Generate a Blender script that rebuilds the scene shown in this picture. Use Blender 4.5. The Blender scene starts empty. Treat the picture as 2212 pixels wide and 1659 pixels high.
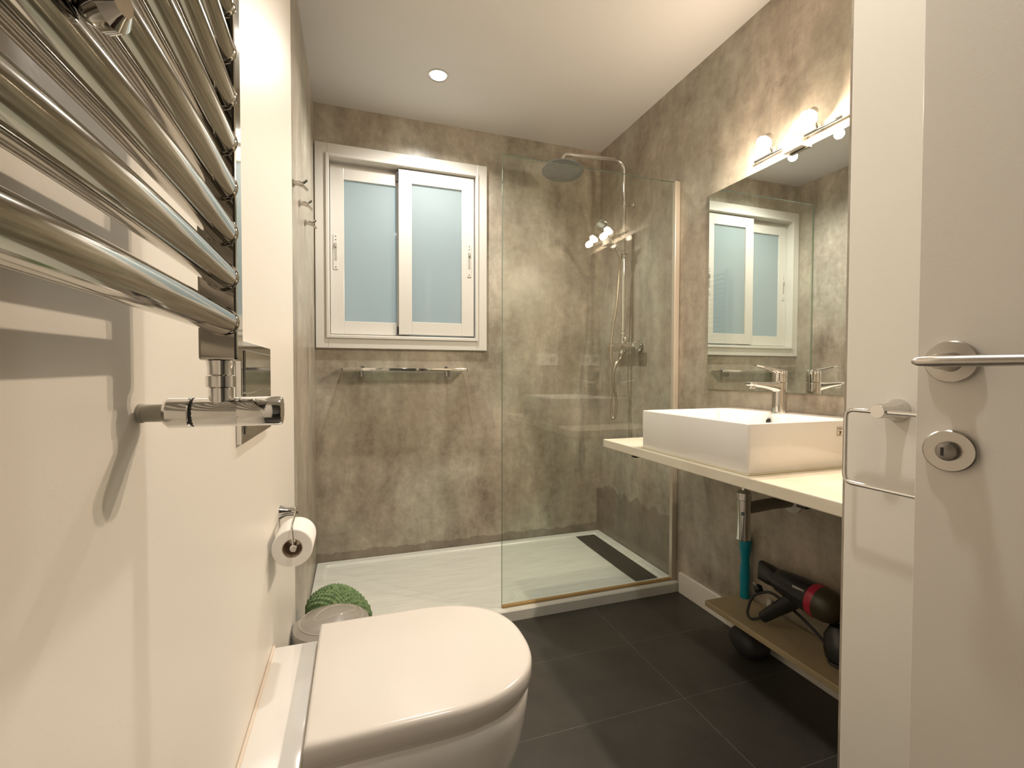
import bpy, bmesh, math, random
from mathutils import Vector, Matrix
random.seed(7)
S = bpy.context.scene
COL = S.collection

# ------------------------------------------------------------------ camera, world, exposure
YAW, PITCH, ROLL = math.radians(18.73), math.radians(1.33), math.radians(0.13)
cam_d = bpy.data.cameras.new('camera'); cam = bpy.data.objects.new('camera', cam_d); COL.objects.link(cam)
fw = Vector((math.sin(YAW)*math.cos(PITCH), math.cos(YAW)*math.cos(PITCH), -math.sin(PITCH)))
rt = Vector((math.cos(YAW), -math.sin(YAW), 0)); up = rt.cross(fw)
r2 = rt*math.cos(ROLL)+up*math.sin(ROLL); u2 = up*math.cos(ROLL)-rt*math.sin(ROLL)
M = Matrix((r2, u2, -fw)).transposed().to_4x4(); M.translation = (0, 0, 1.02)
cam.matrix_world = M
cam_d.sensor_width = 36; cam_d.lens = 998.5/2212*36; cam_d.clip_start = 0.01
S.camera = cam
w = bpy.data.worlds.new('World'); S.world = w; w.use_nodes = True
w.node_tree.nodes['Background'].inputs[0].default_value = (0.58, 0.68, 0.71, 1)
w.node_tree.nodes['Background'].inputs[1].default_value = 1.4
S.view_settings.view_transform = 'Standard'; S.view_settings.look = 'None'
S.view_settings.gamma = 1; S.view_settings.use_curve_mapping = False
S.view_settings.exposure = 0.08
WARM = (1.0, 0.81, 0.625); COOL = (1.0, 0.955, 0.875)
P_BULB, P_SPOT_SHOWER, P_SPOT_ROOM = 24.0, 66.0, 33.0

# ------------------------------------------------------------------ room dimensions
XL, XW, XR, YB, ZC = -0.192, -0.180, 1.435, 2.543, 2.376
YG, YR = 1.812, -0.33
XP, YP = 0.93, 0.667

# ------------------------------------------------------------------ materials
def mat(name, col, rough=0.5, metal=0.0, **k):
    m = bpy.data.materials.new(name); m.use_nodes = True
    b = m.node_tree.nodes['Principled BSDF']
    b.inputs['Base Color'].default_value = (*col, 1); b.inputs['Roughness'].default_value = rough
    b.inputs['Metallic'].default_value = metal
    for kk, v in k.items(): b.inputs[kk].default_value = v
    return m
def N(m, t, **k):
    n = m.node_tree.nodes.new(t)
    for a, v in k.items(): setattr(n, a, v)
    return n
def L(m, a, b): m.node_tree.links.new(a, b)
def math_n(m, op, a, b=None, clamp=False):
    n = N(m, 'ShaderNodeMath', operation=op, use_clamp=clamp)
    for i, v in enumerate((a, b)):
        if v is None: continue
        if isinstance(v, (int, float)): n.inputs[i].default_value = v
        else: L(m, v, n.inputs[i])
    return n.outputs[0]
def noise(m, vec, scale, detail=4, rough=0.55, dist=0.0):
    n = N(m, 'ShaderNodeTexNoise'); n.inputs['Scale'].default_value = scale
    n.inputs['Detail'].default_value = detail; n.inputs['Roughness'].default_value = rough
    n.inputs['Distortion'].default_value = dist
    L(m, vec, n.inputs['Vector']); return n.outputs[0]
def ramp(m, fac, stops):
    n = N(m, 'ShaderNodeValToRGB'); e = n.color_ramp.elements
    while len(e) < len(stops): e.new(0.5)
    for el, (p, c) in zip(e, stops): el.position = p; el.color = (*c, 1)
    L(m, fac, n.inputs[0]); return n.outputs[0]
def mixc(m, fac, a, b, mode='MIX'):
    n = N(m, 'ShaderNodeMix', data_type='RGBA', blend_type=mode)
    if isinstance(fac, (int, float)): n.inputs[0].default_value = fac
    else: L(m, fac, n.inputs[0])
    for i, v in ((6, a), (7, b)):
        if isinstance(v, tuple): n.inputs[i].default_value = (*v, 1)
        else: L(m, v, n.inputs[i])
    return n.outputs[2]
def mapping(m, scale=(1, 1, 1)):
    t = N(m, 'ShaderNodeTexCoord'); mp = N(m, 'ShaderNodeMapping')
    mp.inputs['Scale'].default_value = scale; L(m, t.outputs['Object'], mp.inputs[0]); return mp.outputs[0]
def bump(m, h, strength, dist=0.002):
    b = N(m, 'ShaderNodeBump'); b.inputs['Strength'].default_value = strength; b.inputs['Distance'].default_value = dist
    L(m, h, b.inputs['Height']); L(m, b.outputs[0], m.node_tree.nodes['Principled BSDF'].inputs['Normal'])

def microcement():
    m = mat('microcement', (0.3, 0.26, 0.2), 0.3)
    b = m.node_tree.nodes['Principled BSDF']
    v = mapping(m); vs = mapping(m, (1, 1, 0.28))
    n1 = noise(m, v, 3.2, 7, 0.62, 0.35); n2 = noise(m, vs, 8, 6, 0.62, 0.2); n3 = noise(m, v, 26, 5, 0.7)
    f = math_n(m, 'ADD', math_n(m, 'MULTIPLY', n1, 0.42), math_n(m, 'ADD', math_n(m, 'MULTIPLY', n2, 0.36), math_n(m, 'MULTIPLY', n3, 0.22)))
    base = ramp(m, f, [(0.37, (0.190, 0.160, 0.126)), (0.455, (0.315, 0.277, 0.226)), (0.53, (0.40, 0.358, 0.296)), (0.63, (0.56, 0.515, 0.44))])
    # pinkish and greenish drifts
    n4 = noise(m, v, 2.1, 3, 0.5)
    tint = ramp(m, n4, [(0.38, (1.03, 0.98, 0.95)), (0.62, (0.97, 1.01, 0.985))])
    c = mixc(m, 1.0, base, tint, 'MULTIPLY')
    n5 = noise(m, vs, 14, 8, 0.75, 1.2)
    c = mixc(m, math_n(m, 'MULTIPLY', math_n(m, 'SUBTRACT', n5, 0.60, True), 4.0, True), c, (0.14, 0.105, 0.08))
    # limescale / damp band above the tray with a ragged upper edge
    sep = N(m, 'ShaderNodeSeparateXYZ'); L(m, v, sep.inputs[0])
    nb = noise(m, v, 9, 5, 0.7)
    side = math_n(m, 'MULTIPLY', math_n(m, 'GREATER_THAN', sep.outputs[0], 1.42), math_n(m, 'GREATER_THAN', sep.outputs[1], 1.83))
    lim = math_n(m, 'ADD', math_n(m, 'ADD', 0.055, math_n(m, 'MULTIPLY', side, 0.15)), math_n(m, 'MULTIPLY', nb, math_n(m, 'ADD', 0.07, math_n(m, 'MULTIPLY', side, 0.18))))
    damp = math_n(m, 'MULTIPLY', math_n(m, 'LESS_THAN', sep.outputs[2], lim), math_n(m, 'GREATER_THAN', sep.outputs[1], 1.80))
    c = mixc(m, math_n(m, 'MULTIPLY', damp, 0.5), c, (0.13, 0.10, 0.072))
    L(m, c, b.inputs['Base Color'])
    r = math_n(m, 'ADD', math_n(m, 'MULTIPLY', n2, 0.25), 0.22); L(m, r, b.inputs['Roughness'])
    bump(m, f, 0.25, 0.004)
    return m
def paint(name, col, rough=0.45):
    m = mat(name, col, rough); v = mapping(m); n = noise(m, v, 220, 3); bump(m, n, 0.12, 0.001); return m
def floor_tile():
    m = mat('floor_tile', (0.05, 0.05, 0.05), 0.42); b = m.node_tree.nodes['Principled BSDF']
    v = mapping(m); sep = N(m, 'ShaderNodeSeparateXYZ'); L(m, v, sep.inputs[0])
    def line(o, off, step, wd):
        t = math_n(m, 'DIVIDE', math_n(m, 'SUBTRACT', o, off-step*20), step)
        f = math_n(m, 'FRACT', t); d = math_n(m, 'MINIMUM', f, math_n(m, 'SUBTRACT', 1.0, f))
        return math_n(m, 'LESS_THAN', d, wd/step), math_n(m, 'FLOOR', t)
    lx, ix = line(sep.outputs[0], 0.975, 0.61, 0.0013); ly, iy = line(sep.outputs[1], 1.49, 0.31, 0.0010)
    g = math_n(m, 'MAXIMUM', lx, ly)
    n1 = noise(m, v, 5, 5, 0.6); n2 = noise(m, v, 180, 3, 0.7)
    base = ramp(m, math_n(m, 'ADD', math_n(m, 'MULTIPLY', n1, 0.6), math_n(m, 'MULTIPLY', n2, 0.4)), [(0.35, (0.032, 0.029, 0.024)), (0.65, (0.056, 0.050, 0.041))])
    wn = noise(m, v, 30, 3, 0.8)
    gc = mixc(m, wn, (0.04, 0.037, 0.033), (0.19, 0.175, 0.15))
    L(m, mixc(m, g, base, gc), b.inputs['Base Color']); bump(m, n2, 0.2, 0.001)
    return m
def stone(name, a, c):
    m = mat(name, a, 0.28); b = m.node_tree.nodes['Principled BSDF']
    v = mapping(m, (1, .35, 1)); n1 = noise(m, v, 7, 6, 0.6, 0.8)
    L(m, ramp(m, n1, [(0.35, c), (0.6, a)]), b.inputs['Base Color']); return m
def tray_mat():
    m = mat('tray_resin', (0.68, 0.69, 0.63), 0.32); b = m.node_tree.nodes['Principled BSDF']
    v = mapping(m, (1, 14, 1)); n1 = noise(m, v, 6, 4, 0.6)
    L(m, ramp(m, n1, [(0.3, (0.60, 0.605, 0.55)), (0.6, (0.70, 0.71, 0.65))]), b.inputs['Base Color']); return m
def thin_glass(name, tint, body=None, bodyfac=0.0, rough=0.0, f0=0.045, fmax=0.9):
    m = bpy.data.materials.new(name); m.use_nodes = True; nt = m.node_tree; nt.nodes.clear()
    out = N(m, 'ShaderNodeOutputMaterial'); tr = N(m, 'ShaderNodeBsdfTransparent'); tr.inputs[0].default_value = (*tint, 1)
    gl = N(m, 'ShaderNodeBsdfAnisotropic'); gl.inputs['Roughness'].default_value = rough; gl.inputs['Color'].default_value = (1, 1, 1, 1)
    lw = N(m, 'ShaderNodeLayerWeight'); lw.inputs[0].default_value = 0.5
    p = math_n(m, 'POWER', lw.outputs['Facing'], 5.0)
    f = math_n(m, 'ADD', f0, math_n(m, 'MULTIPLY', p, fmax))
    base = tr.outputs[0]
    if body:
        df = N(m, 'ShaderNodeBsdfPrincipled'); df.inputs['Base Color'].default_value = (*body, 1); df.inputs['Roughness'].default_value = 0.3
        mx = N(m, 'ShaderNodeMixShader'); mx.inputs[0].default_value = bodyfac
        L(m, tr.outputs[0], mx.inputs[1]); L(m, df.outputs[0], mx.inputs[2]); base = mx.outputs[0]
    m2 = N(m, 'ShaderNodeMixShader'); L(m, f, m2.inputs[0]); L(m, base, m2.inputs[1]); L(m, gl.outputs[0], m2.inputs[2])
    L(m, m2.outputs[0], out.inputs[0]); return m
def frosted():
    m = bpy.data.materials.new('frosted_pane'); m.use_nodes = True; m.node_tree.nodes.clear()
    out = N(m, 'ShaderNodeOutputMaterial'); tr = N(m, 'ShaderNodeBsdfTranslucent'); tr.inputs[0].default_value = (0.80, 0.86, 0.87, 1)
    df = N(m, 'ShaderNodeBsdfDiffuse'); df.inputs[0].default_value = (0.40, 0.46, 0.47, 1)
    gl = N(m, 'ShaderNodeBsdfAnisotropic'); gl.inputs['Roughness'].default_value = 0.04
    lw = N(m, 'ShaderNodeLayerWeight'); lw.inputs[0].default_value = 0.5
    f = math_n(m, 'ADD', 0.04, math_n(m, 'MULTIPLY', math_n(m, 'POWER', lw.outputs['Facing'], 5.0), 0.9))
    a = N(m, 'ShaderNodeMixShader'); a.inputs[0].default_value = 0.5; L(m, tr.outputs[0], a.inputs[1]); L(m, df.outputs[0], a.inputs[2])
    b = N(m, 'ShaderNodeMixShader'); L(m, f, b.inputs[0]); L(m, a.outputs[0], b.inputs[1]); L(m, gl.outputs[0], b.inputs[2])
    L(m, b.outputs[0], out.inputs[0]); return m
def emis(name, col, s):
    m = bpy.data.materials.new(name); m.use_nodes = True; m.node_tree.nodes.clear()
    out = N(m, 'ShaderNodeOutputMaterial'); e = N(m, 'ShaderNodeEmission'); e.inputs[0].default_value = (*col, 1); e.inputs[1].default_value = s
    L(m, e.outputs[0], out.inputs[0]); return m

MC = microcement(); WHITE = paint('wall_paint', (0.80, 0.76, 0.69), 0.38); CEIL = paint('ceiling_paint', (0.67, 0.655, 0.63), 0.6)
DOORP = paint('door_lacquer', (0.77, 0.73, 0.67), 0.35)
FLOOR = floor_tile(); COUNTER = stone('cream_stone', (0.74, 0.69, 0.58), (0.66, 0.60, 0.48)); SHELF = stone('shaded_cream_stone', (0.42, 0.34, 0.215), (0.35, 0.28, 0.17))  # shelf is the counter stone, its dim light put into the darker colour
TRAY = tray_mat(); GLASS = thin_glass('shower_glass', (0.955, 0.975, 0.955)); FROST = frosted()
EDGE = thin_glass('glass_edge', (0.62, 0.70, 0.64), (0.25, 0.33, 0.27), 0.22)
CHROME = mat('chrome', (0.70, 0.69, 0.67), 0.06, 1.0); STEEL = mat('brushed_steel', (0.56, 0.53, 0.49), 0.3, 1.0)
RADCH = mat('radiator_chrome', (0.50, 0.475, 0.43), 0.07, 1.0)
v_ = mapping(RADCH, (1, 1, 1)); rr = math_n(RADCH, 'ADD', 0.05, math_n(RADCH, 'MULTIPLY', noise(RADCH, v_, 40, 4, .7), 0.06)); L(RADCH, rr, RADCH.node_tree.nodes['Principled BSDF'].inputs['Roughness'])
DARKST = mat('dark_grille', (0.085, 0.075, 0.062), 0.4, 0.3)
MIRROR = mat('mirror_silver', (0.86, 0.88, 0.85), 0.0, 1.0); MEDGE = mat('mirror_edge', (0.12, 0.14, 0.10), 0.2)
CER = mat('white_ceramic', (0.82, 0.80, 0.77), 0.1); CER.node_tree.nodes['Principled BSDF'].inputs['Coat Weight'].default_value = 0.5
LID = mat('toilet_lid_plastic', (0.72, 0.68, 0.635), 0.18)
PVC = mat('white_pvc', (0.69, 0.67, 0.63), 0.22); BLACK = mat('black_plastic', (0.012, 0.012, 0.013), 0.32); RUBBER = mat('dark_rubber', (0.03, 0.03, 0.03), 0.6)
TEAL = mat('teal_plastic', (0.0, 0.25, 0.35), 0.35); RED = mat('maroon_plastic', (0.40, 0.02, 0.05), 0.25)
OLIVE = mat('dark_olive_mesh', (0.05, 0.04, 0.02), 0.4)
PAPER = mat('tissue_paper', (0.86, 0.83, 0.79), 0.95); CARD = mat('cardboard', (0.42, 0.33, 0.24), 0.9)
BINP = thin_glass('bin_plastic', (0.72, 0.70, 0.66), (0.52, 0.48, 0.43), 0.55, 0.08)
BINR = mat('bin_ridge_plastic', (0.42, 0.385, 0.335), 0.1)
BINB = mat('bin_body_plastic', (0.30, 0.28, 0.25), 0.35)
SIL = mat('amber_silicone', (0.42, 0.27, 0.10), 0.35); GREY = mat('grey_insert', (0.42, 0.40, 0.36), 0.5)
PIPEW = mat('painted_pipe', (0.52, 0.50, 0.43), 0.4); SOCK = mat('socket_plastic', (0.78, 0.75, 0.70), 0.3)
BROWN = mat('sticker_ink', (0.22, 0.16, 0.07), 0.6); GREEN = mat('green_ink', (0.02, 0.12, 0.09), 0.5)
CHEN = mat('green_chenille', (0.10, 0.17, 0.075), 0.95)
_v = mapping(CHEN); L(CHEN, ramp(CHEN, noise(CHEN, _v, 60, 3), [(0.3, (0.085, 0.15, 0.065)), (0.7, (0.19, 0.27, 0.12))]), CHEN.node_tree.nodes['Principled BSDF'].inputs['Base Color'])
E_BULB = emis('bulb_glow', (1.0, 0.86, 0.66), 30.0); E_SPOT = emis('downlight_glow', (1.0, 0.96, 0.88), 12.0)

# ------------------------------------------------------------------ mesh helpers
def bx(bm, x0, x1, y0, y1, z0, z1, bev=0.0, seg=2):
    ret = bmesh.ops.create_cube(bm, size=1.0); vs = ret['verts']
    for v in vs:
        v.co = Vector(((x0+x1)/2+v.co.x*(x1-x0), (y0+y1)/2+v.co.y*(y1-y0), (z0+z1)/2+v.co.z*(z1-z0)))
    if bev > 0:
        es = list({e for v in vs for e in v.link_edges})
        bmesh.ops.bevel(bm, geom=es, offset=bev, segments=seg, affect='EDGES', profile=0.5)
def frame_to(d):
    d = d.normalized(); a = Vector((0, 0, 1)) if abs(d.z) < 0.9 else Vector((1, 0, 0))
    x = d.cross(a).normalized(); return x, d.cross(x).normalized()
def loft(bm, rings, closed=True, cap0=True, cap1=True):
    vr = [[bm.verts.new(p) for p in r] for r in rings]; n = len(vr[0])
    for a, b in zip(vr, vr[1:]):
        for i in range(n if closed else n-1):
            j = (i+1) % n; bm.faces.new((a[i], a[j], b[j], b[i]))
    if cap0: bm.faces.new(list(reversed(vr[0])))
    if cap1: bm.faces.new(vr[-1])
    return vr
def lathe(bm, origin, axis, prof, n=32, cap0=True, cap1=True):
    """prof: list of (distance along axis, radius)"""
    o = Vector(origin); d = Vector(axis).normalized(); x, y = frame_to(d)
    rings = [[o+d*h+(x*math.cos(t)+y*math.sin(t))*max(r, 1e-5) for t in [2*math.pi*i/n for i in range(n)]] for h, r in prof]
    loft(bm, rings, True, cap0, cap1)
def cyl(bm, a, b, r, n=24, bev=0.0):
    a = Vector(a); b = Vector(b); h = (b-a).length
    prof = [(0, r), (h, r)] if not bev else [(0, r-bev), (bev, r), (h-bev, r), (h, r-bev)]
    lathe(bm, a, b-a, prof, n)
def fillet(pts, rad, k=6):
    P = [Vector(p) for p in pts]; out = [P[0]]
    for i in range(1, len(P)-1):
        a, b, c = P[i-1], P[i], P[i+1]
        r = min(rad, (b-a).length*0.45, (c-b).length*0.45)
        p, q = b+(a-b).normalized()*r, b+(c-b).normalized()*r
        for t in [j/k for j in range(k+1)]:
            out.append(p*(1-t)**2+b*2*t*(1-t)+q*t*t)
    out.append(P[-1]); return out
def smooth_path(pts, k=8):
    P = [Vector(p) for p in pts]; P = [P[0]*2-P[1]]+P+[P[-1]*2-P[-2]]; out = []
    for i in range(1, len(P)-2):
        for j in range(k):
            t = j/k; a, b, c, d = P[i-1:i+3]
            out.append(0.5*((2*b)+(c-a)*t+(2*a-5*b+4*c-d)*t*t+(3*b-a-3*c+d)*t**3))
    out.append(P[-2]); return out
def tube(bm, path, r, n=16, radii=None, cap=True):
    P = [Vector(p) for p in path]; rings = []; x = None
    for i, p in enumerate(P):
        d = (P[min(i+1, len(P)-1)]-P[max(i-1, 0)]).normalized()
        if x is None: x, y = frame_to(d)
        else:
            x = (x-d*x.dot(d)).normalized(); y = d.cross(x)
        rr_ = radii[i] if radii else r
        rings.append([p+(x*math.cos(t)+y*math.sin(t))*rr_ for t in [2*math.pi*j/n for j in range(n)]])
    loft(bm, rings, True, cap, cap)
def ring_frame(bm, x0, x1, z0, z1, wd, y0, y1, bev=0.002):
    bx(bm, x0, x0+wd, y0, y1, z0, z1, bev); bx(bm, x1-wd, x1, y0, y1, z0, z1, bev)
    bx(bm, x0+wd-.0005, x1-wd+.0005, y0, y1, z0, z0+wd, bev); bx(bm, x0+wd-.0005, x1-wd+.0005, y0, y1, z1-wd, z1, bev)
def rrect(cx, cy, hx, hy, r, z, k=5):
    out = []
    for sx, sy, a0 in ((1, 1, 0), (-1, 1, 90), (-1, -1, 180), (1, -1, 270)):
        for j in range(k+1):
            a = math.radians(a0+90*j/k); out.append(Vector((cx+sx*(hx-r)+r*math.cos(a), cy+sy*(hy-r)+r*math.sin(a), z)))
    return out
def link(name, bm, m, parent=None, off=(0, 0, 0), smooth=True, ang=35):
    bmesh.ops.recalc_face_normals(bm, faces=bm.faces[:])
    o_ = Vector(off)
    if o_.length > 0: bmesh.ops.translate(bm, verts=bm.verts[:], vec=-o_)
    me = bpy.data.meshes.new(name)
    if smooth:
        for f in bm.faces: f.smooth = True
        lim = math.radians(ang)
        for e in bm.edges:
            if len(e.link_faces) == 2 and e.calc_face_angle(0) > lim: e.smooth = False
    bm.to_mesh(me); bm.free()
    for mm in (m if isinstance(m, (list, tuple)) else [m]): me.materials.append(mm)
    o = bpy.data.objects.new(name, me); COL.objects.link(o)
    if parent is not None: o.parent = parent
    return o
B = bmesh.new
class Thing:
    def __init__(s, name, label, cat, loc=(0, 0, 0), group=None, kind=None):
        o = bpy.data.objects.new(name, None); COL.objects.link(o); o.empty_display_size = 0.05
        o.location = loc; s.o = o; s.loc = Vector(loc)
        if kind: o['kind'] = kind
        o['label'] = label; o['category'] = cat
        if group: o['group'] = group
    def part(s, name, bm, m, label=None, parent=None, **k):
        p = link(name, bm, m, parent or s.o, s.loc, **k)
        if label: p['label'] = label
        return p
def tag(o, label, cat, group=None, kind=None):
    o['label'] = label; o['category'] = cat
    if group: o['group'] = group
    if kind: o['kind'] = kind
    return o
def struct(name, bm, m, label, cat, **k):
    return tag(link(name, bm, m, None, **k), label, cat, None, 'structure')
def dup(root, loc, label=None):
    r = root.copy(); COL.objects.link(r); r.location = loc
    if label: r['label'] = label
    for ch in list(root.children):
        c = ch.copy(); COL.objects.link(c); c.parent = r
        for g in list(ch.children):
            d = g.copy(); COL.objects.link(d); d.parent = c
    return r
def lamp(name, kind, loc, energy, col, parent, off, **k):
    d = bpy.data.lights.new(name, kind); d.energy = energy; d.color = col
    for a, v in k.items(): setattr(d, a, v)
    o = bpy.data.objects.new(name, d); COL.objects.link(o); o.parent = parent; o.location = Vector(loc)-Vector(off); return o

# ------------------------------------------------------------------ SETTING
T = 0.12
b = B(); bx(b, -1.6, 2.4, -1.9, YB+T, -0.12, 0.0); struct('floor', b, FLOOR, 'dark charcoal tiled floor with thin pale grout lines', 'floor', smooth=False)
b = B(); bx(b, -1.6, 2.4, -1.9, YB+T, ZC, ZC+0.12); struct('ceiling', b, CEIL, 'plain white painted ceiling above the whole bathroom', 'ceiling', smooth=False)
# back wall with the window opening
hx0, hx1, hz0, hz1 = -0.150, 0.667, 1.185, 2.138
b = B()
bx(b, XL-T, hx0, YB, YB+T, 0, ZC); bx(b, hx1, XR+T, YB, YB+T, 0, ZC)
bx(b, hx0, hx1, YB, YB+T, 0, hz0); bx(b, hx0, hx1, YB, YB+T, hz1, ZC)
struct('wall_back', b, MC, 'mottled grey-brown microcement wall holding the window, behind the shower', 'wall', smooth=False)
b = B(); bx(b, XR, XR+T, YP, YB, 0, ZC); struct('wall_right', b, MC, 'mottled grey-brown microcement wall behind mirror and shower mixer', 'wall', smooth=False)
b = B(); bx(b, XL-T, XL, 1.565, YB, 0, ZC); struct('wall_left_shower', b, MC, 'narrow strip of grey microcement wall with three chrome hooks', 'wall', smooth=False)
b = B(); bx(b, XL-T, XW, YR-T, 1.565, 0, ZC, 0.004, 2); struct('wall_left', b, WHITE, 'cream white painted wall behind radiator, flush plate and toilet', 'wall', smooth=False)
# white wall beside the door; its hidden return towards the basin is microcement
b = B(); bx(b, XP, XR+T, YR-T, YP-0.006, 0, ZC, 0.003, 2); struct('wall_right_front', b, WHITE, 'white painted wall end carrying the chrome towel ring, left of the door', 'wall', smooth=False)
b = B(); bx(b, XP+0.004, XR, YP-0.006, YP, 0, ZC); struct('wall_return', b, MC, 'microcement side of the white wall end, facing the basin', 'wall', smooth=False)
# rear wall with the doorway and a plain hall behind
dx0, dx1, dz = 0.06, 0.838, 2.06
b = B(); bx(b, XW, dx0, YR-T, YR, 0, ZC); bx(b, dx1, XP, YR-T, YR, 0, ZC); bx(b, dx0, dx1, YR-T, YR, dz, ZC)
struct('wall_front', b, WHITE, 'white wall with the doorway behind the camera', 'wall', smooth=False)
b = B(); bx(b, -1.6, -1.5, -1.9, YR-T, 0, ZC); bx(b, 2.3, 2.4, -1.9, YR-T, 0, ZC); bx(b, -1.6, 2.4, -1.9, -1.8, 0, ZC)
bx(b, -1.5, XL-T, YR-T-0.02, YR-T, 0, ZC); bx(b, XR+T, 2.3, YR-T-0.02, YR-T, 0, ZC)
struct('wall_hall', b, WHITE, 'white walls of the hall behind the camera', 'wall', smooth=False)
b = B(); bx(b, XR-0.012, XR, 1.41, 1.772, 0, 0.096, 0.002); bx(b, XR-0.012, XR, YP, 1.41, 0, 0.096, 0.002)
struct('baseboard_right', b, WHITE, 'low white baseboard between shower tray and floating shelf', 'baseboard', smooth=False)

# window
W = Thing('window_1', 'white sliding window with two frosted bluish panes above the chrome rail', 'window', (0.258, YB, 1.146), kind='structure')
b = B(); ring_frame(b, -0.188, 0.705, 1.146, 2.177, 0.058, 2.522, 2.56, 0.003); ring_frame(b, -0.137, 0.654, 1.197, 2.126, 0.016, 2.512, 2.60, 0.003)
W.part('window_frame', b, PVC, smooth=False)
b = B(); bx(b, -0.125, 0.642, 2.60, 2.61, 1.19, 1.226); bx(b, -0.125, 0.642, 2.60, 2.61, 2.095, 2.13)
bx(b, -0.128, 0.645, 2.528, 2.60, 1.205, 1.2165); bx(b, -0.128, 0.645, 2.528, 2.60, 2.107, 2.118); ring_frame(b, -0.130, 0.648, 1.20, 2.122, .048, 2.592, 2.600, .0); W.part('track', b, PVC, smooth=False)
b = B(); ring_frame(b, -0.119, 0.285, 1.222, 2.088, 0.068, 2.566, 2.590, 0.002); ls = W.part('sash', b, PVC, smooth=False, label='left sash set further back')
b = B(); bx(b, -0.052, 0.222, 2.576, 2.580, 1.285, 2.026); W.part('pane', b, FROST, parent=ls, smooth=False)
b = B(); ring_frame(b, 0.222, 0.632, 1.226, 2.100, 0.069, 2.532, 2.563, 0.002); rs = W.part('sash', b, PVC, smooth=False, label='right sash in front')
b = B(); bx(b, 0.289, 0.565, 2.542, 2.546, 1.292, 2.034); W.part('pane', b, FROST, parent=rs, smooth=False)
for xc, yf, ps in ((-0.092, 2.566, ls), (0.604, 2.532, rs)):
    b = B(); bx(b, xc-0.012, xc+0.012, yf-0.004, yf+0.001, 1.555, 1.735, 0.0015)
    h = W.part('handle', b, PVC, parent=ps, smooth=False)
    b = B(); bx(b, xc-0.006, xc+0.006, yf-0.0052, yf-0.0035, 1.60, 1.69, 0.001); bx(b, xc-0.005, xc+0.005, yf-0.012, yf-0.003, 1.668, 1.69, 0.002)
    g_ = W.part('finger_pull', b, GREY, parent=ps, smooth=False)
    b = B()
    for zz in (1.566, 1.724, 1.706): cyl(b, (xc, yf-0.005, zz), (xc, yf-0.003, zz), 0.0028, 10)
    W.part('screw', b, RUBBER, parent=ps)
b = B(); bx(b, 0.214, 0.222, 2.545, 2.565, 2.040, 2.098); bx(b, 0.214, 0.222, 2.545, 2.565, 1.228, 1.268); W.part('seal', b, RUBBER, smooth=False)

# open door leaf
U = Vector((0.2012, -0.9795, 0)).normalized(); NB = Vector((-0.9795, -0.2012, 0)).normalized()   # along leaf to hinge, towards camera
HP = Vector((0.687, 0.360, 0)); EDGEP = HP-U*0.034
D = Thing('door_1', 'white door leaf standing open at the right edge, with brushed steel lever', 'door', EDGEP+U*0.74, kind='structure')
def orient_box(bm, o, dirs, ext, bev=0.0):
    n0 = len(bm.verts); bx(bm, ext[0], ext[1], ext[2], ext[3], ext[4], ext[5], bev); bm.verts.ensure_lookup_table()
    for v in bm.verts[n0:]: v.co = o+dirs[0]*v.co.x+dirs[1]*v.co.y+Vector((0, 0, 1))*v.co.z
b = B(); orient_box(b, EDGEP, (U, -NB), (0, 0.725, 0, 0.038, 0.008, 2.045), 0.0006); D.part('leaf', b, DOORP, smooth=False)
def on_door(s, out, z): return HP+U*s+NB*out+Vector((0, 0, z))
b = B(); lathe(b, on_door(0, -0.001, 1.035), NB, [(0, .0255), (.007, .0255), (.009, .024), (.0095, .012), (.014, .0105), (.045, .009), (.05, .008)], 40)
rose = D.part('rosette', b, STEEL)
b = B()
pth = [on_door(s, 0.050+o_, 1.035) for s, o_ in ((-0.022, 0.0), (-0.016, .001), (0, .002), (0.03, .002), (0.07, .001), (0.115, 0), (0.125, -0.001))]
rads = [0.0028, 0.0052, 0.0065, 0.0065, 0.0062, 0.006, 0.004]
tube(b, smooth_path(pth, 5), 0.006, 18, radii=[rads[min(6, int(i/5))]+(rads[min(6, int(i/5)+1)]-rads[min(6, int(i/5))])*((i % 5)/5) for i in range(31)])
D.part('lever', b, STEEL)
b = B(); lathe(b, on_door(0, -0.001, 0.927), NB, [(0, .0255), (.007, .0255), (.0085, .024)], 40); lr = D.part('lock_rosette', b, STEEL)
b = B(); lathe(b, on_door(0, 0.006, 0.927), NB, [(0, .0115), (.006, .0115), (.010, .0095), (.0115, .005)], 28); kn = D.part('turn_knob', b, mat('dark_steel', (0.26, 0.24, 0.22), 0.35, 1.0), parent=lr)
b = B(); orient_box(b, on_door(-0.003, 0, 0.927), (U, NB), (-0.0012, 0.0012, 0.0165, 0.0185, -0.005, 0.005)); D.part('slot', b, RUBBER, parent=lr, smooth=False)
b = B(); orient_box(b, EDGEP, (U, -NB), (-0.0016, 0.001, 0.008, 0.030, 0.88, 1.08)); D.part('strike_edge_plate', b, STEEL, smooth=False)

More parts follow.
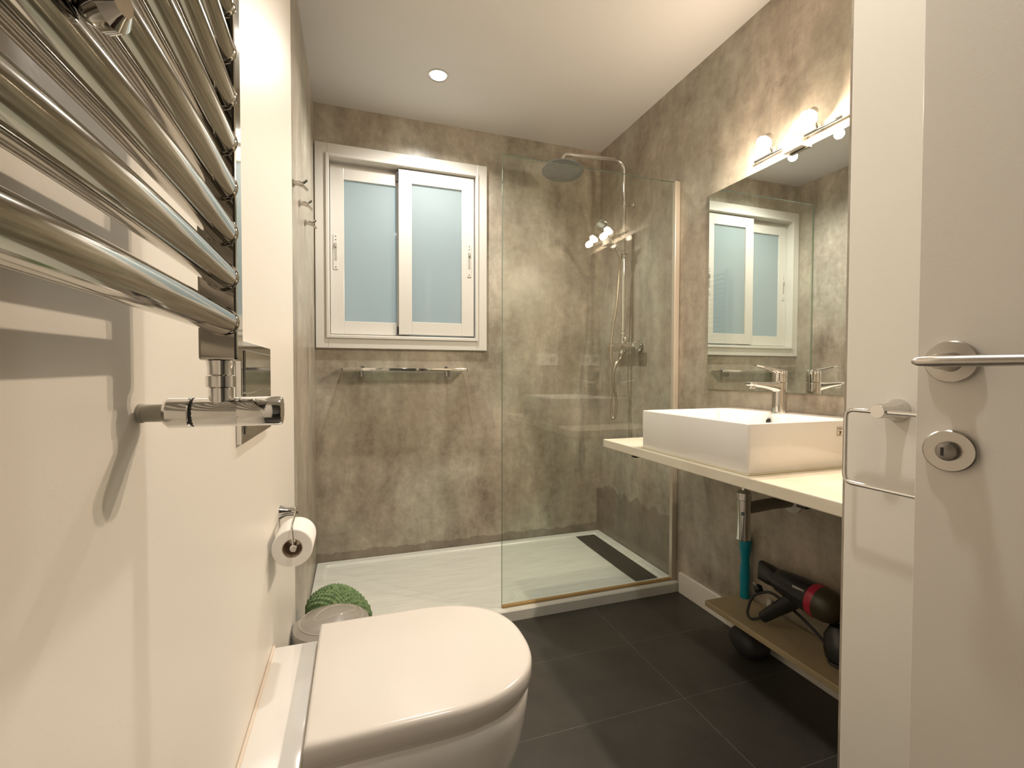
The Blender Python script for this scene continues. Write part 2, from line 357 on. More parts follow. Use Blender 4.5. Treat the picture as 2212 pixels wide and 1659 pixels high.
# ------------------------------------------------------------------ LIGHTS WITH THEIR FITTINGS
def downlight(loc, label, energy, ang):
    t = Thing('ceiling_downlight', label, 'ceiling light', loc, 'recessed downlights in the ceiling')
    x, y, z = loc
    b = B(); lathe(b, (x, y, z+0.001), (0, 0, -1), [(0, .046), (.004, .045), (.005, .040), (.003, .037), (0.0, .036)], 40, True, False); t.part('trim_ring', b, STEEL)
    b = B(); lathe(b, (x, y, z-0.0005), (0, 0, -1), [(0, .0355), (.003, .035), (.004, .02), (.0045, .001)], 32); t.part('lens', b, E_SPOT)
    l = lamp('lamp_light', 'SPOT', (x, y, z-0.012), energy, COOL, t.o, loc, spot_size=math.radians(ang), spot_blend=0.7, shadow_soft_size=0.032)
    return t
downlight((0.365, 2.133, ZC), 'small round downlight in the ceiling above the shower', P_SPOT_SHOWER, 150)
downlight((0.40, 0.50, ZC), 'round downlight in the ceiling above the toilet, seen only in reflections', P_SPOT_ROOM, 150)

t = Thing('mirror_lamp', 'twin-spot lamp glowing warmly on top of the wall mirror', 'lamp', (1.43, 1.197, 1.79))
b = B(); bx(b, 1.405, 1.434, 1.16, 1.235, 1.779, 1.822, .003); t.part('base', b, STEEL, smooth=False)
b = B(); tube(b, fillet([(1.415, 1.36, 1.808), (1.415, 1.03, 1.808)], .01), 0.005, 12); t.part('bar', b, CHROME)
for yy in (1.282, 1.112):
    aim = Vector((-0.66, -0.05, -0.75)).normalized(); c = Vector((1.372, yy, 1.834))
    b = B(); lathe(b, c-aim*0.045, aim, [(0, .010), (.004, .014), (.022, .017), (.040, .028), (.043, .029), (.043, .0265)], 32, True, False)
    hd = t.part('spot_head', b, CHROME)
    b = B(); tube(b, [(1.415, yy, 1.808), c-aim*0.04], 0.005, 10); t.part('joint', b, CHROME, parent=hd)
    b = B(); lathe(b, c-aim*0.006, aim, [(0, .0265), (.005, .027), (.013, .022), (.019, .013), (.022, .001)], 32, True, True); t.part('bulb', b, E_BULB, parent=hd)
    bl = lamp('bulb_light', 'SPOT', c+aim*0.045, P_BULB, WARM, t.o, t.loc, shadow_soft_size=0.018, spot_size=math.radians(155), spot_blend=0.85)
    bl.rotation_euler = aim.to_track_quat('-Z', 'Y').to_euler()
    lamp('bulb_glow', 'POINT', c+aim*0.035, P_BULB*0.30, WARM, t.o, t.loc, shadow_soft_size=0.015)

# ------------------------------------------------------------------ MIRROR
t = Thing('mirror', 'large frameless mirror on the wall above the basin', 'mirror', (1.434, 1.14, .953))
b = B(); bx(b, 1.4295, 1.4345, YP+0.004, 1.608, 0.953, 1.777); t.part('backing', b, MEDGE, smooth=False)
b = B(); bx(b, 1.4287, 1.4296, YP+0.006, 1.6065, 0.9545, 1.7755); t.part('mirror_face', b, MIRROR, smooth=False)

# ------------------------------------------------------------------ SHOWER
b = B(); x0, x1, y0, y1 = XL+.001, XR-.001, 1.778, YB-.001
cx, cy, hx, hy = (x0+x1)/2, (y0+y1)/2, (x1-x0)/2, (y1-y0)/2
rings = [rrect(cx, cy, hx, hy, .006, 0.0), rrect(cx, cy, hx, hy, .006, .040), rrect(cx, cy, hx-.004, hy-.004, .006, .045),
         rrect(cx, cy, hx-.042, hy-.042, .02, .045), rrect(cx, cy, hx-.048, hy-.048, .02, .037), rrect(cx+.45, cy, .10, .10, .05, .031)]
loft(b, rings); t = Thing('shower_tray', 'low white rectangular shower tray under the window wall', 'shower tray', (cx, cy, 0))
t.part('basin', b, TRAY)
b = B(); bx(b, 1.252, 1.374, 1.862, 2.488, .034, .0395, .001); dc = t.part('drain_cover', b, DARKST, label='long dark grey drain cover', smooth=False)
b = B()
for i in range(4): bx(b, 1.305+.006*(i % 2), 1.312+.006*(i % 2), 2.205+i*.011, 2.211+i*.011, .0394, .0398)
t.part('cover_mark', b, BLACK, parent=dc, smooth=False)

t = Thing('shower_screen', 'clear fixed glass screen standing on the front edge of the tray', 'shower screen', (1.0, YG, .045))
b = B(); bx(b, 0.572, 1.418, YG-.004, YG+.004, .052, 1.908, .0008, 1); t.part('glass_panel', b, GLASS, smooth=False)
b = B(); bx(b, 0.5705, 0.5722, YG-.004, YG+.004, .052, 1.908); bx(b, 0.572, 1.418, YG-.004, YG+.004, 1.9075, 1.9092); t.part('polished_edge', b, EDGE, smooth=False)
b = B(); bx(b, 1.408, 1.4345, YG-.011, YG+.011, .0455, 1.912, .002); t.part('side_profile', b, mat('cream_aluminium', (0.62, 0.56, 0.47), .35, .4), smooth=False)
b = B(); bx(b, 0.572, 1.408, YG-.008, YG+.008, .0452, .056, .003); t.part('sealant', b, SIL, smooth=False)
b = B()
n = 30
loft(b, [[Vector((0.614+r*math.cos(a), YG-.0042-dy, .088+r*math.sin(a))) for a in [2*math.pi*i/n for i in range(n)]] for r, dy in ((.0098, 0), (.0098, .0003), (.0106, .0003), (.0106, 0))], True, False, False)
bx(b, .6128, .6152, YG-.0045, YG-.0041, .0868, .0892)
t.part('etched_stamp', b, GREY, smooth=False)

t = Thing('shower_column', 'chrome shower column with round overhead rose behind the glass', 'shower', (1.375, 2.183, 1.16))
RX, RY = 1.375, 2.183
b = B(); tube(b, fillet([(RX, RY, 1.20), (RX, RY, 2.160), (1.013, RY, 2.142), (1.013, RY, 2.06)], .06, 8), .0105, 16); t.part('riser_pipe', b, CHROME)
b = B(); ax = Vector((-0.09, -0.09, -1)).normalized()
lathe(b, (1.012, RY, 2.078), ax, [(0, .013), (.010, .016), (.012, .03), (.017, .104), (.022, .108)], 48); hd = t.part('overhead_rose', b, CHROME)
b = B(); lathe(b, Vector((1.012, RY, 2.078))+ax*.0222, ax, [(0, .107), (.003, .105)], 48); fp = t.part('spray_face', b, mat('grey_silicone', (0.16, 0.17, 0.16), .5), parent=hd)
x_, y_ = frame_to(ax); b = B()
for k in range(1, 8):
    for i in range(6*k):
        a = 2*math.pi*i/(6*k); c = Vector((1.012, RY, 2.078))+ax*.025+(x_*math.cos(a)+y_*math.sin(a))*(.0135*k)
        lathe(b, c, ax, [(0, .0022), (.002, .0014)], 5, False)
t.part('nozzles', b, mat('nozzle_rubber', (0.30, 0.31, 0.30), .5), parent=hd)
b = B(); cyl(b, (XR, RY, 1.932), (XR-.012, RY, 1.932), .018, 24, .002); cyl(b, (XR-.01, RY, 1.932), (RX, RY, 1.932), .008); cyl(b, (RX, RY, 1.918), (RX, RY, 1.946), .0145, 20, .003); t.part('mounting_bracket', b, CHROME)
b = B(); cyl(b, (RX, RY, 1.64), (RX, RY, 1.68), .019, 24, .005); cyl(b, (RX, RY-.005, 1.66), (RX, RY-.045, 1.665), .011, 16, .002); cyl(b, (RX-.012, RY, 1.66), (RX-.04, RY-.012, 1.66), .013, 16, .003); t.part('slider', b, CHROME)
b = B(); cyl(b, (RX, RY, 1.165), (RX, RY, 1.215), .013, 20, .003); cyl(b, (RX, RY, 1.226), (RX, RY, 1.25), .0145, 20, .004); lathe(b, (RX, RY-.012, 1.205), (0, -1, 0), [(0, .012), (.006, .014), (.02, .014), (.024, .006)], 20); t.part('diverter', b, CHROME)
b = B(); cyl(b, (RX, 2.085, 1.165), (RX, 2.285, 1.165), .021, 28, .004); cyl(b, (RX, 2.262, 1.165), (RX, 2.318, 1.168), .0235, 28, .004); mx = t.part('mixer_body', b, CHROME)
b = B(); cyl(b, (RX, 2.092, 1.165), (RX, 2.055, 1.165), .0225, 28, .005); bx(b, RX-.035, RX-.015, 2.062, 2.078, 1.172, 1.182, .003); t.part('temperature_knob', b, CHROME, parent=mx)
for yy in (2.115, 2.265):
    b = B(); cyl(b, (XR, yy, 1.165), (XR-.018, yy, 1.165), .031, 28, .008); cyl(b, (XR-.016, yy, 1.165), (RX, yy, 1.165), .015); t.part('inlet_flange', b, CHROME)
b = B(); cyl(b, (RX, 2.19, 1.15), (RX-.003, 2.19, 1.125), .012, 18, .003); t.part('hose_outlet', b, CHROME)

b = B(); tube(b, smooth_path([(RX-.030, RY-.012, 1.645), (RX-.050, RY-.014, 1.675), (RX-.10, RY-.02, 1.745), (RX-.135, RY-.025, 1.782)], 6), .0095, 14); hs = t.part('hand_shower', b, CHROME, label='slim chrome hand shower')
b = B(); hx_ = Vector((-0.35, -0.45, -0.75)).normalized(); lathe(b, Vector((RX-.150, RY-.03, 1.795))-hx_*.012, hx_, [(0, .012), (.006, .028), (.014, .034), (.020, .034), (.022, .030)], 32); t.part('spray_head', b, CHROME, parent=hs)
b = B(); pth = smooth_path([(RX-.028, RY-.010, 1.645), (RX-.022, RY+.012, 1.56), (RX-.030, RY+.02, 1.40), (RX-.048, RY+.03, 1.25), (RX-.058, RY+.03, 1.12), (RX-.045, RY+.02, .99), (RX-.060, RY+.02, .88),
    (RX-.058, RY+.015, .80), (RX-.052, RY+.005, .776), (RX-.043, RY, .80), (RX-.040, RY, .88), (RX-.056, RY+.005, .99), (RX-.040, RY+.005, 1.07), (RX-.010, 2.19, 1.10), (RX-.002, 2.19, 1.130)], 10)
tube(b, pth, .0068, 10); t.part('hose', b, mat('hose_metal', (0.42, 0.37, 0.31), .35, 1.0))

# robe hooks on the left shower wall
def make_hook(loc, label):
    t = Thing('robe_hook', label, 'hook', loc, 'chrome robe hooks beside the window'); x, y, z = loc
    b = B(); cyl(b, (x, y, z), (x+.006, y, z), .0135, 24, .002); t.part('rose_plate', b, CHROME)
    b = B(); tube(b, smooth_path([(x+.004, y, z), (x+.018, y, z), (x+.028, y, z-.004)], 5), .0085, 12)
    tube(b, smooth_path([(x+.022, y, z), (x+.034, y, z+.006), (x+.042, y, z+.014)], 5), .0048, 10)
    tube(b, smooth_path([(x+.022, y, z-.002), (x+.034, y, z-.010), (x+.044, y, z-.020)], 5), .0048, 10)
    t.part('prong', b, CHROME); return t.o
HZ = 1.615
hk = make_hook((XL, 1.70, 1.650), 'chrome double robe hook nearest the camera, highest of the row of three')
dup(hk, (XL, 1.87, 1.642), 'chrome double robe hook in the middle of the row of three')
dup(hk, (XL, 2.07, 1.632), 'chrome double robe hook closest to the window frame')

# chrome rail shelf under the window
t = Thing('shower_shelf', 'slim chrome shower rail shelf on the wall below the window', 'shelf', (.255, YB, 1.02))
b = B(); x0, x1 = -.064, .574
bx(b, x0, x1, 2.436, 2.443, 1.030, 1.0455, .002); bx(b, x0, x0+.006, 2.436, 2.535, 1.030, 1.0455, .002); bx(b, x1-.006, x1, 2.436, 2.535, 1.030, 1.0455, .002); t.part('rim', b, CHROME)
b = B(); bx(b, x0+.004, x1-.004, 2.443, 2.538, 1.034, 1.040); t.part('shelf_plate', b, thin_glass('shelf_glass', (.8, .86, .8), (.3, .33, .28), .25), smooth=False)
for xx in (.036, .475):
    b = B(); bx(b, xx-.010, xx+.010, 2.47, YB, 1.000, 1.034, .003); cyl(b, (xx, YB, 1.045), (xx, YB-.01, 1.045), .012, 16, .002); t.part('bracket', b, CHROME, smooth=False)

# ------------------------------------------------------------------ RADIATOR
t = Thing('towel_radiator', 'chrome ladder towel radiator filling the upper left corner', 'radiator', (-.117, .25, 1.03))
YC0, YC1, YD0, YD1 = .477, .501, -.03, -.006
for nm, (ya, yb) in (('collector', (YC0, YC1)), ('collector', (YD0, YD1))):
    b = B(); bx(b, -.132, -.101, ya, yb, 1.031, 1.905, .0025); t.part(nm, b, RADCH, smooth=False)
for k in range(21):
    z = 1.066+.0402*k
    b = B(); xe = -.1125
    bow = [(xe+.006*math.sin(math.pi*s/12), YC0+.006+(YD1-YC0-.01)*s/12, z) for s in range(13)]
    tube(b, smooth_path(bow, 2), .0121, 20)
    lathe(b, (xe, YC0+.001, z), (0, -1, 0), [(0, .0136), (.003, .0134), (.005, .0122)], 20); t.part('rung', b, RADCH)
for z in (1.187, 1.79):
    b = B(); cyl(b, (XW, .235, z), (-.125, .235, z), .009); lathe(b, (-.093, .215, z-.03), (1, -.3, 0), [(0, .008), (.004, .0105), (.009, .0098), (.013, .005)], 20)
    cyl(b, (-.125, .235, z), (-.091, .216, z-.03), .006); t.part('mounting_bracket', b, CHROME)
b = B(); yv, zv = .488, .984
cyl(b, (XW, yv, zv), (-.155, yv, zv), .0078, 20); cyl(b, (XW, yv, zv), (XW+.003, yv, zv), .0085, 20); pp = t.part('supply_pipe', b, PIPEW, label='pale painted supply pipe stub')
b = B()
lathe(b, (-.160, yv, zv), (1, 0, 0), [(0, .0112), (.003, .0138), (.019, .0138), (.021, .0118), (.0225, .0118)], 32)
lathe(b, (-.1375, yv, zv), (1, 0, 0), [(0, .0130), (.003, .0134), (.036, .0134)], 32)
lathe(b, (-.117, yv, zv), (0, 0, 1), [(0, .0102), (.022, .0102), (.023, .0122), (.033, .0122), (.034, .0108), (.041, .0108), (.047, .0118)], 32)
t.part('valve_body', b, CHROME)
b = B(); lathe(b, (-.1025, yv, zv), (1, 0, 0), [(0, .0130), (.001, .0137), (.034, .0137), (.0365, .0125)], 36); t.part('valve_cap', b, CHROME)
b = B(); cyl(b, (-.139, yv, zv), (-.1368, yv, zv), .0131, 24); t.part('gasket', b, RUBBER)

# flush plate
t = Thing('flush_plate', 'mirror-chrome flush plate on the white wall behind the radiator valve', 'flush plate', (XW, .966, .985))
b = B(); bx(b, XW, XW+.009, .834, 1.100, .905, 1.071, .001); fp_ = t.part('cover', b, CHROME, smooth=False)
b = B(); bx(b, XW+.009, XW+.0115, .85, 1.084, .989, 1.057, .001); t.part('button', b, CHROME, smooth=False)
b = B(); bx(b, XW+.009, XW+.0115, .85, 1.084, .919, .986, .001); t.part('button', b, CHROME, smooth=False)

# ------------------------------------------------------------------ TOILET
YT = .957
def dshape(xr, xf, hw, z, xs=None, n=40, e=2.5):
    xs = xf-.235 if xs is None else xs; pts = [Vector((xr, YT-hw, z))]
    for i in range(5): pts.append(Vector((xr+(xs-xr)*(i+1)/6, YT-hw, z)))
    for i in range(n+1):
        a = -math.pi/2+math.pi*i/n; c, s = math.cos(a), math.sin(a)
        pts.append(Vector((xs+(xf-xs)*abs(c)**(2/e), YT+hw*math.copysign(abs(s)**(2/e), s), z)))
    for i in range(5): pts.append(Vector((xs+(xr-xs)*(i+1)/6, YT+hw, z)))
    pts.append(Vector((xr, YT+hw, z))); return pts
t = Thing('toilet', 'white back-to-wall toilet with closed D-shaped lid in the foreground', 'toilet', (-.178, YT, 0))
b = B(); prof = [(0, .185, .118), (.02, .19, .120), (.08, .222, .130), (.15, .272, .148), (.22, .312, .166), (.29, .334, .178), (.35, .343, .184), (.385, .346, .1855), (.391, .343, .183)]
rg = []
for z, xf, hw in prof: rg.append(dshape(-.178, xf, hw, z, xs=xf-.22))
loft(b, rg); bx(b, -.178, -.084, YT-.190, YT+.190, .30, .400, .004); t.part('pan', b, CER)
b = B(); bx(b, -.1798, -.174, YT-.1905, YT+.1905, .392, .4045, .002); t.part('silicone_bead', b, mat('pink_white_silicone', (.72, .62, .52), .45), smooth=False)
b = B(); loft(b, [dshape(-.074, .342, .181, .389, xs=.12), dshape(-.074, .344, .183, .400, xs=.12)]); t.part('seat', b, LID)
b = B(); loft(b, [dshape(-.078, .350, .1865, .4015, xs=.122), dshape(-.080, .353, .1885, .405, xs=.122), dshape(-.080, .353, .1885, .430, xs=.122), dshape(-.079, .351, .187, .436, xs=.122), dshape(-.077, .346, .183, .4395, xs=.122), dshape(-.073, .338, .177, .4405, xs=.122)]); t.part('lid', b, LID, ang=50)

# toilet paper
t = Thing('toilet_paper_holder', 'chrome toilet paper holder on the white wall end', 'paper holder', (XW, 1.27, .673))
b = B(); lathe(b, (XW, 1.262, .674), (1, 0, 0), [(0, .0175), (.003, .0175), (.016, .0105), (.040, .0105), (.042, .009)], 28); t.part('mount', b, CHROME)
b = B(); tube(b, fillet([(-.150, 1.262, .686), (-.138, 1.235, .688), (-.132, 1.092, .688), (-.128, 1.086, .642), (-.128, 1.225, .640)], .008, 5), .0022, 10); lathe(b, (-.128, 1.088, .642), (0, -1, 0), [(0, .006), (.004, .0075), (.006, .006)], 18); t.part('wire_arm', b, CHROME)
t = Thing('toilet_paper_roll', 'half-used white toilet paper roll hanging below the chrome holder', 'toilet paper', (-.128, 1.15, .640))
b = B(); cyr, czr = -.132, .637
def annulus(bm, y0, y1, r0, r1, n=48):
    rs = [(y0, r0), (y0, r1-.002), (y0+.002, r1), (y1-.002, r1), (y1, r1-.002), (y1, r0), (y0, r0)]
    loft(bm, [[Vector((cyr+r*math.cos(a), y, czr+r*math.sin(a))) for a in [2*math.pi*i/n for i in range(n)]] for y, r in rs], True, False, False)
annulus(b, 1.100, 1.195, .0205, .0415); t.part('paper', b, PAPER)
b = B(); annulus(b, 1.0995, 1.1955, .0195, .0208); t.part('core', b, CARD)

# ------------------------------------------------------------------ BIN + MAT
BX, BY = -.070, 1.452
t = Thing('pedal_bin', 'translucent grey-brown plastic waste bin between toilet and shower tray', 'bin', (BX, BY, 0))
b = B(); lathe(b, (BX, BY, 0), (0, 0, 1), [(0, .078), (.004, .082), (.262, .099), (.262, .096), (.01, .079)], 48, True, True); t.part('bucket', b, BINB)
b = B(); lathe(b, (BX, BY, .262), (0, 0, 1), [(-.010, .104), (.012, .1065), (.020, .105), (.024, .098), (.036, .080), (.050, .05), (.056, .02), (.057, .001)], 56, False, True); ld = t.part('lid', b, BINP, label='domed translucent lid')
b = B()
def dome(r): return .262+.024+(.033*(1-min(1, r/.098)**1.9))
def arc_ridge(bm, cx0, a, bb, rot, rad=.002):
    pts = []
    for i in range(41):
        th = 2*math.pi*i/40; px, py = cx0[0]+a*math.cos(th)*math.cos(rot)-bb*math.sin(th)*math.sin(rot), cx0[1]+a*math.cos(th)*math.sin(rot)+bb*math.sin(th)*math.cos(rot)
        pts.append((BX+px, BY+py, dome(math.hypot(px, py))+.0005))
    tube(bm, pts, rad, 8)
arc_ridge(b, (.012, 0), .062, .030, .5); arc_ridge(b, (0, 0), .088, .088, 0, .0016)
tube(b, [(BX-.075, BY+.02, dome(.078)+.001), (BX+.078, BY-.02, dome(.08)+.001)], .002, 8)
t.part('lid_ridge', b, BINR, parent=ld)

b = B()
rings = []; NA, NH = 150, 64; gx, gy = -.055, 1.655
for j in range(NH+1):
    s = j/NH
    if s < .62: z = .235*s/.62; k = 1.0
    else:
        q = (s-.62)/.38*math.pi/2; z = .235+.062*math.sin(q); k = max(.02, math.cos(q))
    rr_ = []
    for i in range(NA):
        a = 2*math.pi*i/NA; nub = .0034*(math.sin(a*26+(j % 2)*math.pi)*math.sin(j*1.9))
        lean = .012*(z/.3)
        if s > .5:
            qx, qy = gx+.104*k*math.cos(a), gy+.088*k*math.sin(a); nub = .0036*math.sin(qx*330+qy*40)*math.sin(qy*330-qx*60)
        rr_.append(Vector((gx+(.104*k+nub)*math.cos(a)+lean*math.sin(a*2)*.5, gy+(.088*k+nub)*math.sin(a), z+(nub if s > .62 else 0)-.055*max(0, k*math.cos(a)+.2)**1.5*(z/.3))))
    rings.append(rr_)
loft(b, rings); o = link('rolled_bath_mat', b, CHEN, None); tag(o, 'green chenille bath mat bundled behind the waste bin', 'bath mat')

# ------------------------------------------------------------------ VANITY
t = Thing('vanity_counter', 'cream stone countertop projecting from the right wall under the basin', 'countertop', (1.2, 1.17, .717))
b = B(); bx(b, .965, XR-.001, YP+.001, 1.676, .718, .750, .003); t.part('slab', b, COUNTER, smooth=False)
for yy in (.80, 1.487):
    b = B(); bx(b, .985, XR-.001, yy-.012, yy+.012, .706, .7185, .001); bx(b, XR-.006, XR-.001, yy-.012, yy+.012, .58, .706); t.part('bracket', b, BLACK, smooth=False)
t = Thing('washbasin', 'square white ceramic countertop basin in front of the mirror', 'basin', (1.2, 1.19, .75))
bx0, bx1, by0, by1 = .981, 1.420, .950, 1.431
cx, cy, hx, hy = (bx0+bx1)/2, (by0+by1)/2, (bx1-bx0)/2, (by1-by0)/2
ix0, ix1 = bx0+.013, 1.312; icx, ihx = (ix0+ix1)/2, (ix1-ix0)/2
b = B(); loft(b, [rrect(cx, cy, hx-.004, hy-.004, .008, .7505), rrect(cx, cy, hx-.001, hy-.001, .010, .756), rrect(cx, cy, hx, hy, .010, .882), rrect(cx, cy, hx-.001, hy-.001, .010, .886), rrect(cx, cy, hx-.004, hy-.004, .008, .888),
    rrect(icx, cy, ihx+.002, hy-.011, .010, .888), rrect(icx, cy, ihx, hy-.013, .012, .886), rrect(icx, cy, ihx-.006, hy-.019, .018, .82), rrect(icx, cy, ihx-.02, hy-.035, .03, .79), rrect(icx, cy, ihx-.10, hy-.12, .03, .783)]); bowl = t.part('bowl', b, CER, ang=40)
b = B(); lathe(b, (1.307, 1.183, .862), (-1, 0, .1), [(-.002, .009), (.003, .0125), (.004, .011), (.002, .008)], 24, True, False); ov = t.part('overflow_ring', b, CHROME)
b = B(); lathe(b, (1.3065, 1.183, .862), (-1, 0, .1), [(0, .0085), (.003, .0085)], 20); t.part('overflow_hole', b, BLACK, parent=ov)
b = B(); lathe(b, (1.145, 1.19, .7835), (0, 0, 1), [(0, .031), (.003, .03), (.006, .022), (.007, .001)], 30); t.part('drain_plug', b, CHROME)
b = B(); bx(b, bx0-.001, bx1, by0-.0015, by1+.001, .7502, .7535, .001); t.part('silicone_bead', b, mat('cream_silicone', (.60, .54, .36), .4), smooth=False)
b = B(); sx0, sz0 = 1.304, .869; yy = by0-.0006
for (a0, a1, c0, c1) in ((0, .02, .0, .0008), (0, .0008, 0, .026), (0, .02, .0252, .026), (.004, .02, .021, .0222), (.004, .02, .018, .0192), (.006, .016, .012, .0135), (.010, .018, .0095, .011), (.010, .013, .004, .012), (.014, .016, .005, .014), (.007, .012, .003, .0045)):
    bx(b, sx0+a0, sx0+a1, yy-.0001, yy+.0008, sz0-.026+c0, sz0-.026+c1)
t.part('maker_sticker', b, BROWN, smooth=False)

t = Thing('basin_tap', 'chrome single-lever tap on the rear rim of the basin', 'tap', (1.352, 1.183, .888))
TX, TY = 1.352, 1.183
b = B(); lathe(b, (TX, TY, .8885), (0, 0, 1), [(0, .0255), (.002, .026), (.006, .0235), (.03, .0225), (.09, .0225), (.1005, .0235), (.102, .0225)], 36)
# spout
rs = []
for s, (cx_, cz, hw_, hh) in enumerate(((TX-.005, .975, .0185, .022), (TX-.03, .978, .0175, .014), (TX-.07, .982, .0165, .0095), (TX-.11, .9855, .0155, .0075), (TX-.130, .987, .015, .006), (TX-.136, .988, .012, .003))):
    rs.append([Vector((cx_, TY+hw_*math.copysign(abs(math.cos(a))**.7, math.cos(a)), cz+hh*math.copysign(abs(math.sin(a))**.7, math.sin(a)))) for a in [2*math.pi*i/20 for i in range(20)]])
loft(b, rs); cyl(b, (TX-.118, TY, .983), (TX-.119, TY, .972), .0105, 18, .001)
t.part('tap_body', b, CHROME)
b = B(); lathe(b, (TX, TY, .9915), (0, 0, 1), [(0, .0215), (.001, .0225), (.030, .0225), (.038, .0215), (.042, .015), (.043, .001)], 32)
rs = []
for (cx_, cz, hw_, hh) in ((TX-.002, 1.026, .019, .009), (TX-.025, 1.031, .0175, .007), (TX-.05, 1.037, .015, .0045), (TX-.08, 1.043, .0125, .003), (TX-.100, 1.047, .0105, .0025), (TX-.106, 1.048, .007, .0015)):
    rs.append([Vector((cx_, TY+hw_*math.copysign(abs(math.cos(a))**.8, math.cos(a)), cz+hh*math.copysign(abs(math.sin(a))**.8, math.sin(a)))) for a in [2*math.pi*i/20 for i in range(20)]])
loft(b, rs); t.part('lever', b, CHROME)

t = Thing('basin_trap', 'chrome bottle trap with waste pipe beneath the countertop', 'drain trap', (1.22, 1.198, .60))
b = B(); cyl(b, (1.22, 1.198, .717), (1.22, 1.198, .63), .010, 20); t.part('tail_pipe', b, CHROME)
b = B(); lathe(b, (1.22, 1.198, .468), (0, 0, 1), [(0, .020), (.003, .0222), (.118, .0222), (.134, .0226), (.135, .021), (.138, .021), (.139, .0232), (.158, .0232), (.161, .020), (.168, .012)], 36); bo = t.part('bottle', b, CHROME)
b = B()
for zz in (.556, .562): bx(b, 1.199, 1.2065, 1.1795, 1.1830, zz, zz+.0022)
for zz in (.556, .562): bx(b, 1.1965, 1.2005, 1.1835, 1.187, zz, zz+.0022)
t.part('green_mark', b, GREEN, parent=bo, smooth=False)
b = B(); tube(b, fillet([(1.235, 1.198, .572), (1.33, 1.198, .578), (1.434, 1.198, .578)], .02), .0195, 20); t.part('waste_pipe', b, mat('dull_dark_chrome', (.25, .23, .20), .35, .9), label='dark waste pipe running to the wall')
b = B(); lathe(b, (XR-.0005, 1.198, .578), (-1, 0, 0), [(0, .040), (.004, .040), (.012, .028), (.016, .0205)], 32); t.part('cover_rose', b, CER)

t = Thing('floating_shelf', 'low cream stone shelf, colour darkened for shade, fixed to the wall beneath the countertop', 'shelf', (1.35, 1.04, .14))
b = B(); bx(b, 1.247, XR-.0125, YP+.001, 1.403, .143, .164, .003); t.part('slab', b, SHELF, smooth=False)
b = B(); bx(b, XR-.0135, XR-.0005, YP+.002, 1.40, .0965, .143); t.part('support_rail', b, SHELF, smooth=False)

t = Thing('handled_brush', 'brush with a wavy teal plastic handle, upright on the low shelf', 'brush', (1.408, 1.372, .164))
b = B(); lathe(b, (1.408, 1.372, .1645), (0, 0, 1), [(0, .0165), (.004, .0175), (.03, .0155), (.055, .0165), (.085, .0185), (.115, .0165), (.140, .0145), (.165, .0165), (.19, .0205), (.225, .021), (.235, .017)], 28); t.part('handle', b, TEAL)
b = B(); cyl(b, (1.408, 1.372, .397), (1.408, 1.372, .43), .010, 16); t.part('ferrule', b, CHROME)

# hair dryer
t = Thing('hair_dryer', 'black hair dryer with maroon band lying on the low shelf', 'hair dryer', (1.36, 1.1, .152))
P0, P1 = Vector((1.366, 1.262, .322)), Vector((1.364, .935, .306)); AX = (P1-P0)
def rect_ring(c, d, hw, hh, k=24, e=.5):
    x, y = frame_to(d); return [c+x*hw*math.copysign(abs(math.cos(a))**e, math.cos(a))+y*hh*math.copysign(abs(math.sin(a))**e, math.sin(a)) for a in [2*math.pi*i/k for i in range(k)]]
b = B(); loft(b, [rect_ring(P0+AX*s, AX, hw, hh, e=e) for s, hw, hh, e in ((0, .011, .030, .4), (.004, .014, .034, .4), (.12, .020, .034, .5), (.20, .029, .031, .8), (.26, .033, .034, 1))]); nz = t.part('nozzle', b, BLACK)
b = B(); A = AX.normalized()
lathe(b, P0+AX*.22, A, [(0, .032), (.01, .037), (.05, .043), (.10, .049), (.135, .051)], 40, True, True)
bd = t.part('body', b, BLACK)
b = B(); lathe(b, P0+AX*.22+A*.1355, A, [(0, .0512), (.002, .0528), (.016, .0532), (.024, .052)], 40); t.part('band', b, RED, parent=bd, label='shiny maroon band')
b = B(); lathe(b, P0+AX*.22+A*.1595, A, [(0, .0518), (.02, .050), (.045, .041), (.060, .022), (.064, .001)], 40); t.part('rear_grille', b, OLIVE, parent=bd)
b = B(); bx(b, 1.3225, 1.3265, 1.060, 1.100, .338, .344); t.part('logo_plate', b, GREY, parent=bd, smooth=False)
b = B(); H0, H1 = Vector((1.358, 1.11, .290)), Vector((1.312, 1.205, .186))
loft(b, [rect_ring(H0.lerp(H1, s), H1-H0, hw, hw*.85, e=.85) for s, hw in ((0, .030), (.2, .029), (.5, .026), (.8, .023), (.95, .021), (1, .014))]); hdl = t.part('handle', b, BLACK)
b = B(); bx(b, 1.322, 1.338, 1.178, 1.196, .225, .255, .004); t.part('switch', b, GREY, parent=hdl, smooth=False)
b = B(); pth = smooth_path([H1, (1.300, 1.232, .170), (1.297, 1.248, .176), (1.302, 1.252, .200), (1.318, 1.248, .238), (1.334, 1.222, .262), (1.345, 1.19, .270), (1.37, 1.14, .24), (1.39, 1.08, .20), (1.39, 1.03, .171), (1.37, .99, .170), (1.33, .98, .170), (1.318, .96, .170), (1.33, .93, .171), (1.37, .92, .172), (1.39, .90, .172)], 8)
tube(b, pth, .0048, 10); t.part('cord', b, RUBBER)
b = B(); lathe(b, (1.330, 1.232, .258), (.2, .5, .5), [(0, .009), (.006, .015), (.02, .015), (.026, .009)], 20); t.part('plug', b, BLACK)
b = B(); cyl(b, (1.327, 1.243, .278), (1.322, 1.252, .287), .0024, 10); t.part('plug_pin', b, CHROME)
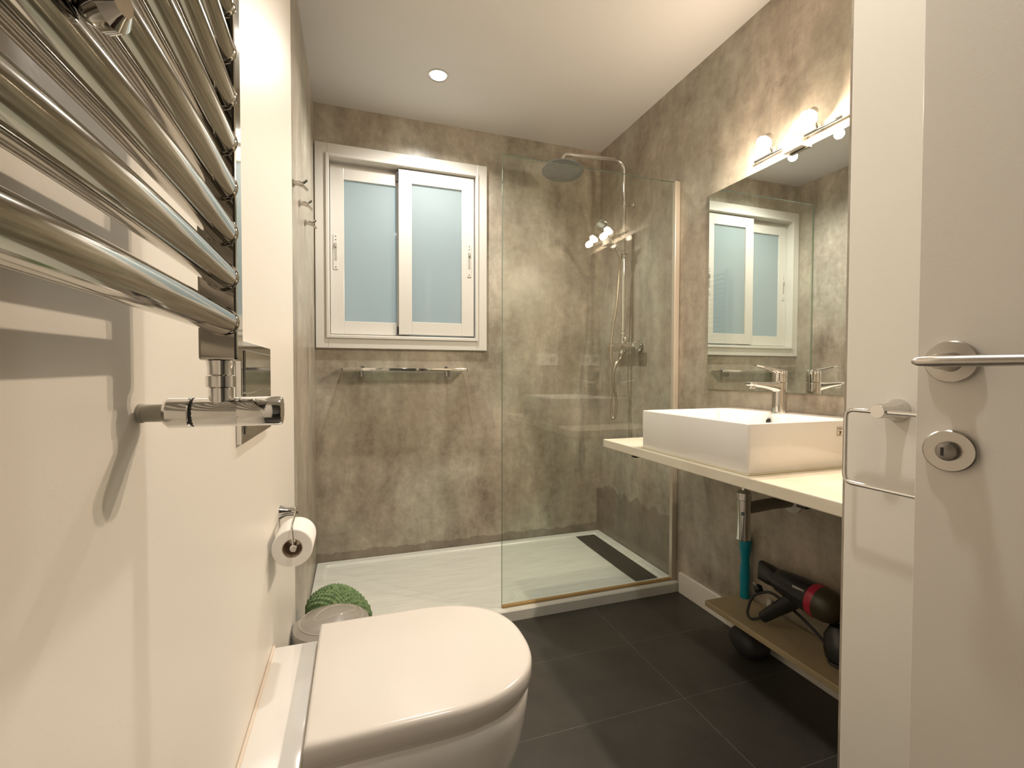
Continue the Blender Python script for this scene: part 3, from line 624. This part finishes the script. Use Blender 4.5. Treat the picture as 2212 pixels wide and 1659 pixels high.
b = B(); loft(b, [rect_ring(Vector((1.372, .985, .262)).lerp(Vector((1.358, .962, .172)), s), Vector((0, -.1, -1)), hw, hw*.9, e=.9) for s, hw in ((0, .022), (.3, .040), (.7, .044), (.95, .042), (1, .034))]); t.part('diffuser_bundle', b, BLACK)

# dark pouch on the floor
b = B(); px_, py_ = 1.345, 1.285
rg = []
for j in range(15):
    q = math.pi*j/14-math.pi/2; z = .052+.052*math.sin(q); k = math.cos(q)
    rg.append([Vector((px_+(.056+.004*math.sin(3*a+j*.3))*max(k, .03)*math.cos(a), py_+(.072+.005*math.sin(4*a))*max(k, .03)*math.sin(a), max(.0005, z))) for a in [2*math.pi*i/36 for i in range(36)]])
loft(b, rg); o = link('toiletry_pouch', b, RUBBER, None); tag(o, 'round black lumpy pouch on the floor under the low shelf', 'pouch')

# socket on the hidden return wall, seen in the glass reflection
t = Thing('power_socket', 'double white wall socket seen only as a reflection in the glass', 'socket', (1.265, YP, 1.115))
b = B(); bx(b, 1.193, 1.337, YP, YP+.009, 1.075, 1.155, .002); sk = t.part('cover_plate', b, SOCK, smooth=False)
for xx in (1.229, 1.301):
    b = B(); lathe(b, (xx, YP+.0095, 1.115), (0, 1, 0), [(0, .0215), (.001, .0215), (.001, .0195), (-.0003, .0195)], 28, False, True); s_ = t.part('outlet', b, GREY)
    b = B()
    for dx in (-.0095, .0095): cyl(b, (xx+dx, YP+.0085, 1.115), (xx+dx, YP+.0102, 1.115), .0025, 10)
    t.part('pin_hole', b, BLACK, parent=s_)

# towel ring
t = Thing('towel_ring', 'chrome rectangular towel ring on the white wall beside the door', 'towel ring', (XP, .567, .954))
b = B(); lathe(b, (XP, .567, .954), (-1, 0, 0), [(0, .0215), (.003, .0215), (.026, .0125), (.052, .0125), (.054, .0115)], 36); t.part('mount', b, CHROME)
b = B(); y0, y1, z0, z1 = .495, .628, .815, .9525; X = .884
loop = fillet([(X, .56, z1), (X, y1, z1), (X, y1, z0), (X, y0, z0), (X, y0, z1), (X, .574, z1)], .016, 7)
tube(b, loop, .0041, 12); t.part('ring', b, CHROME)
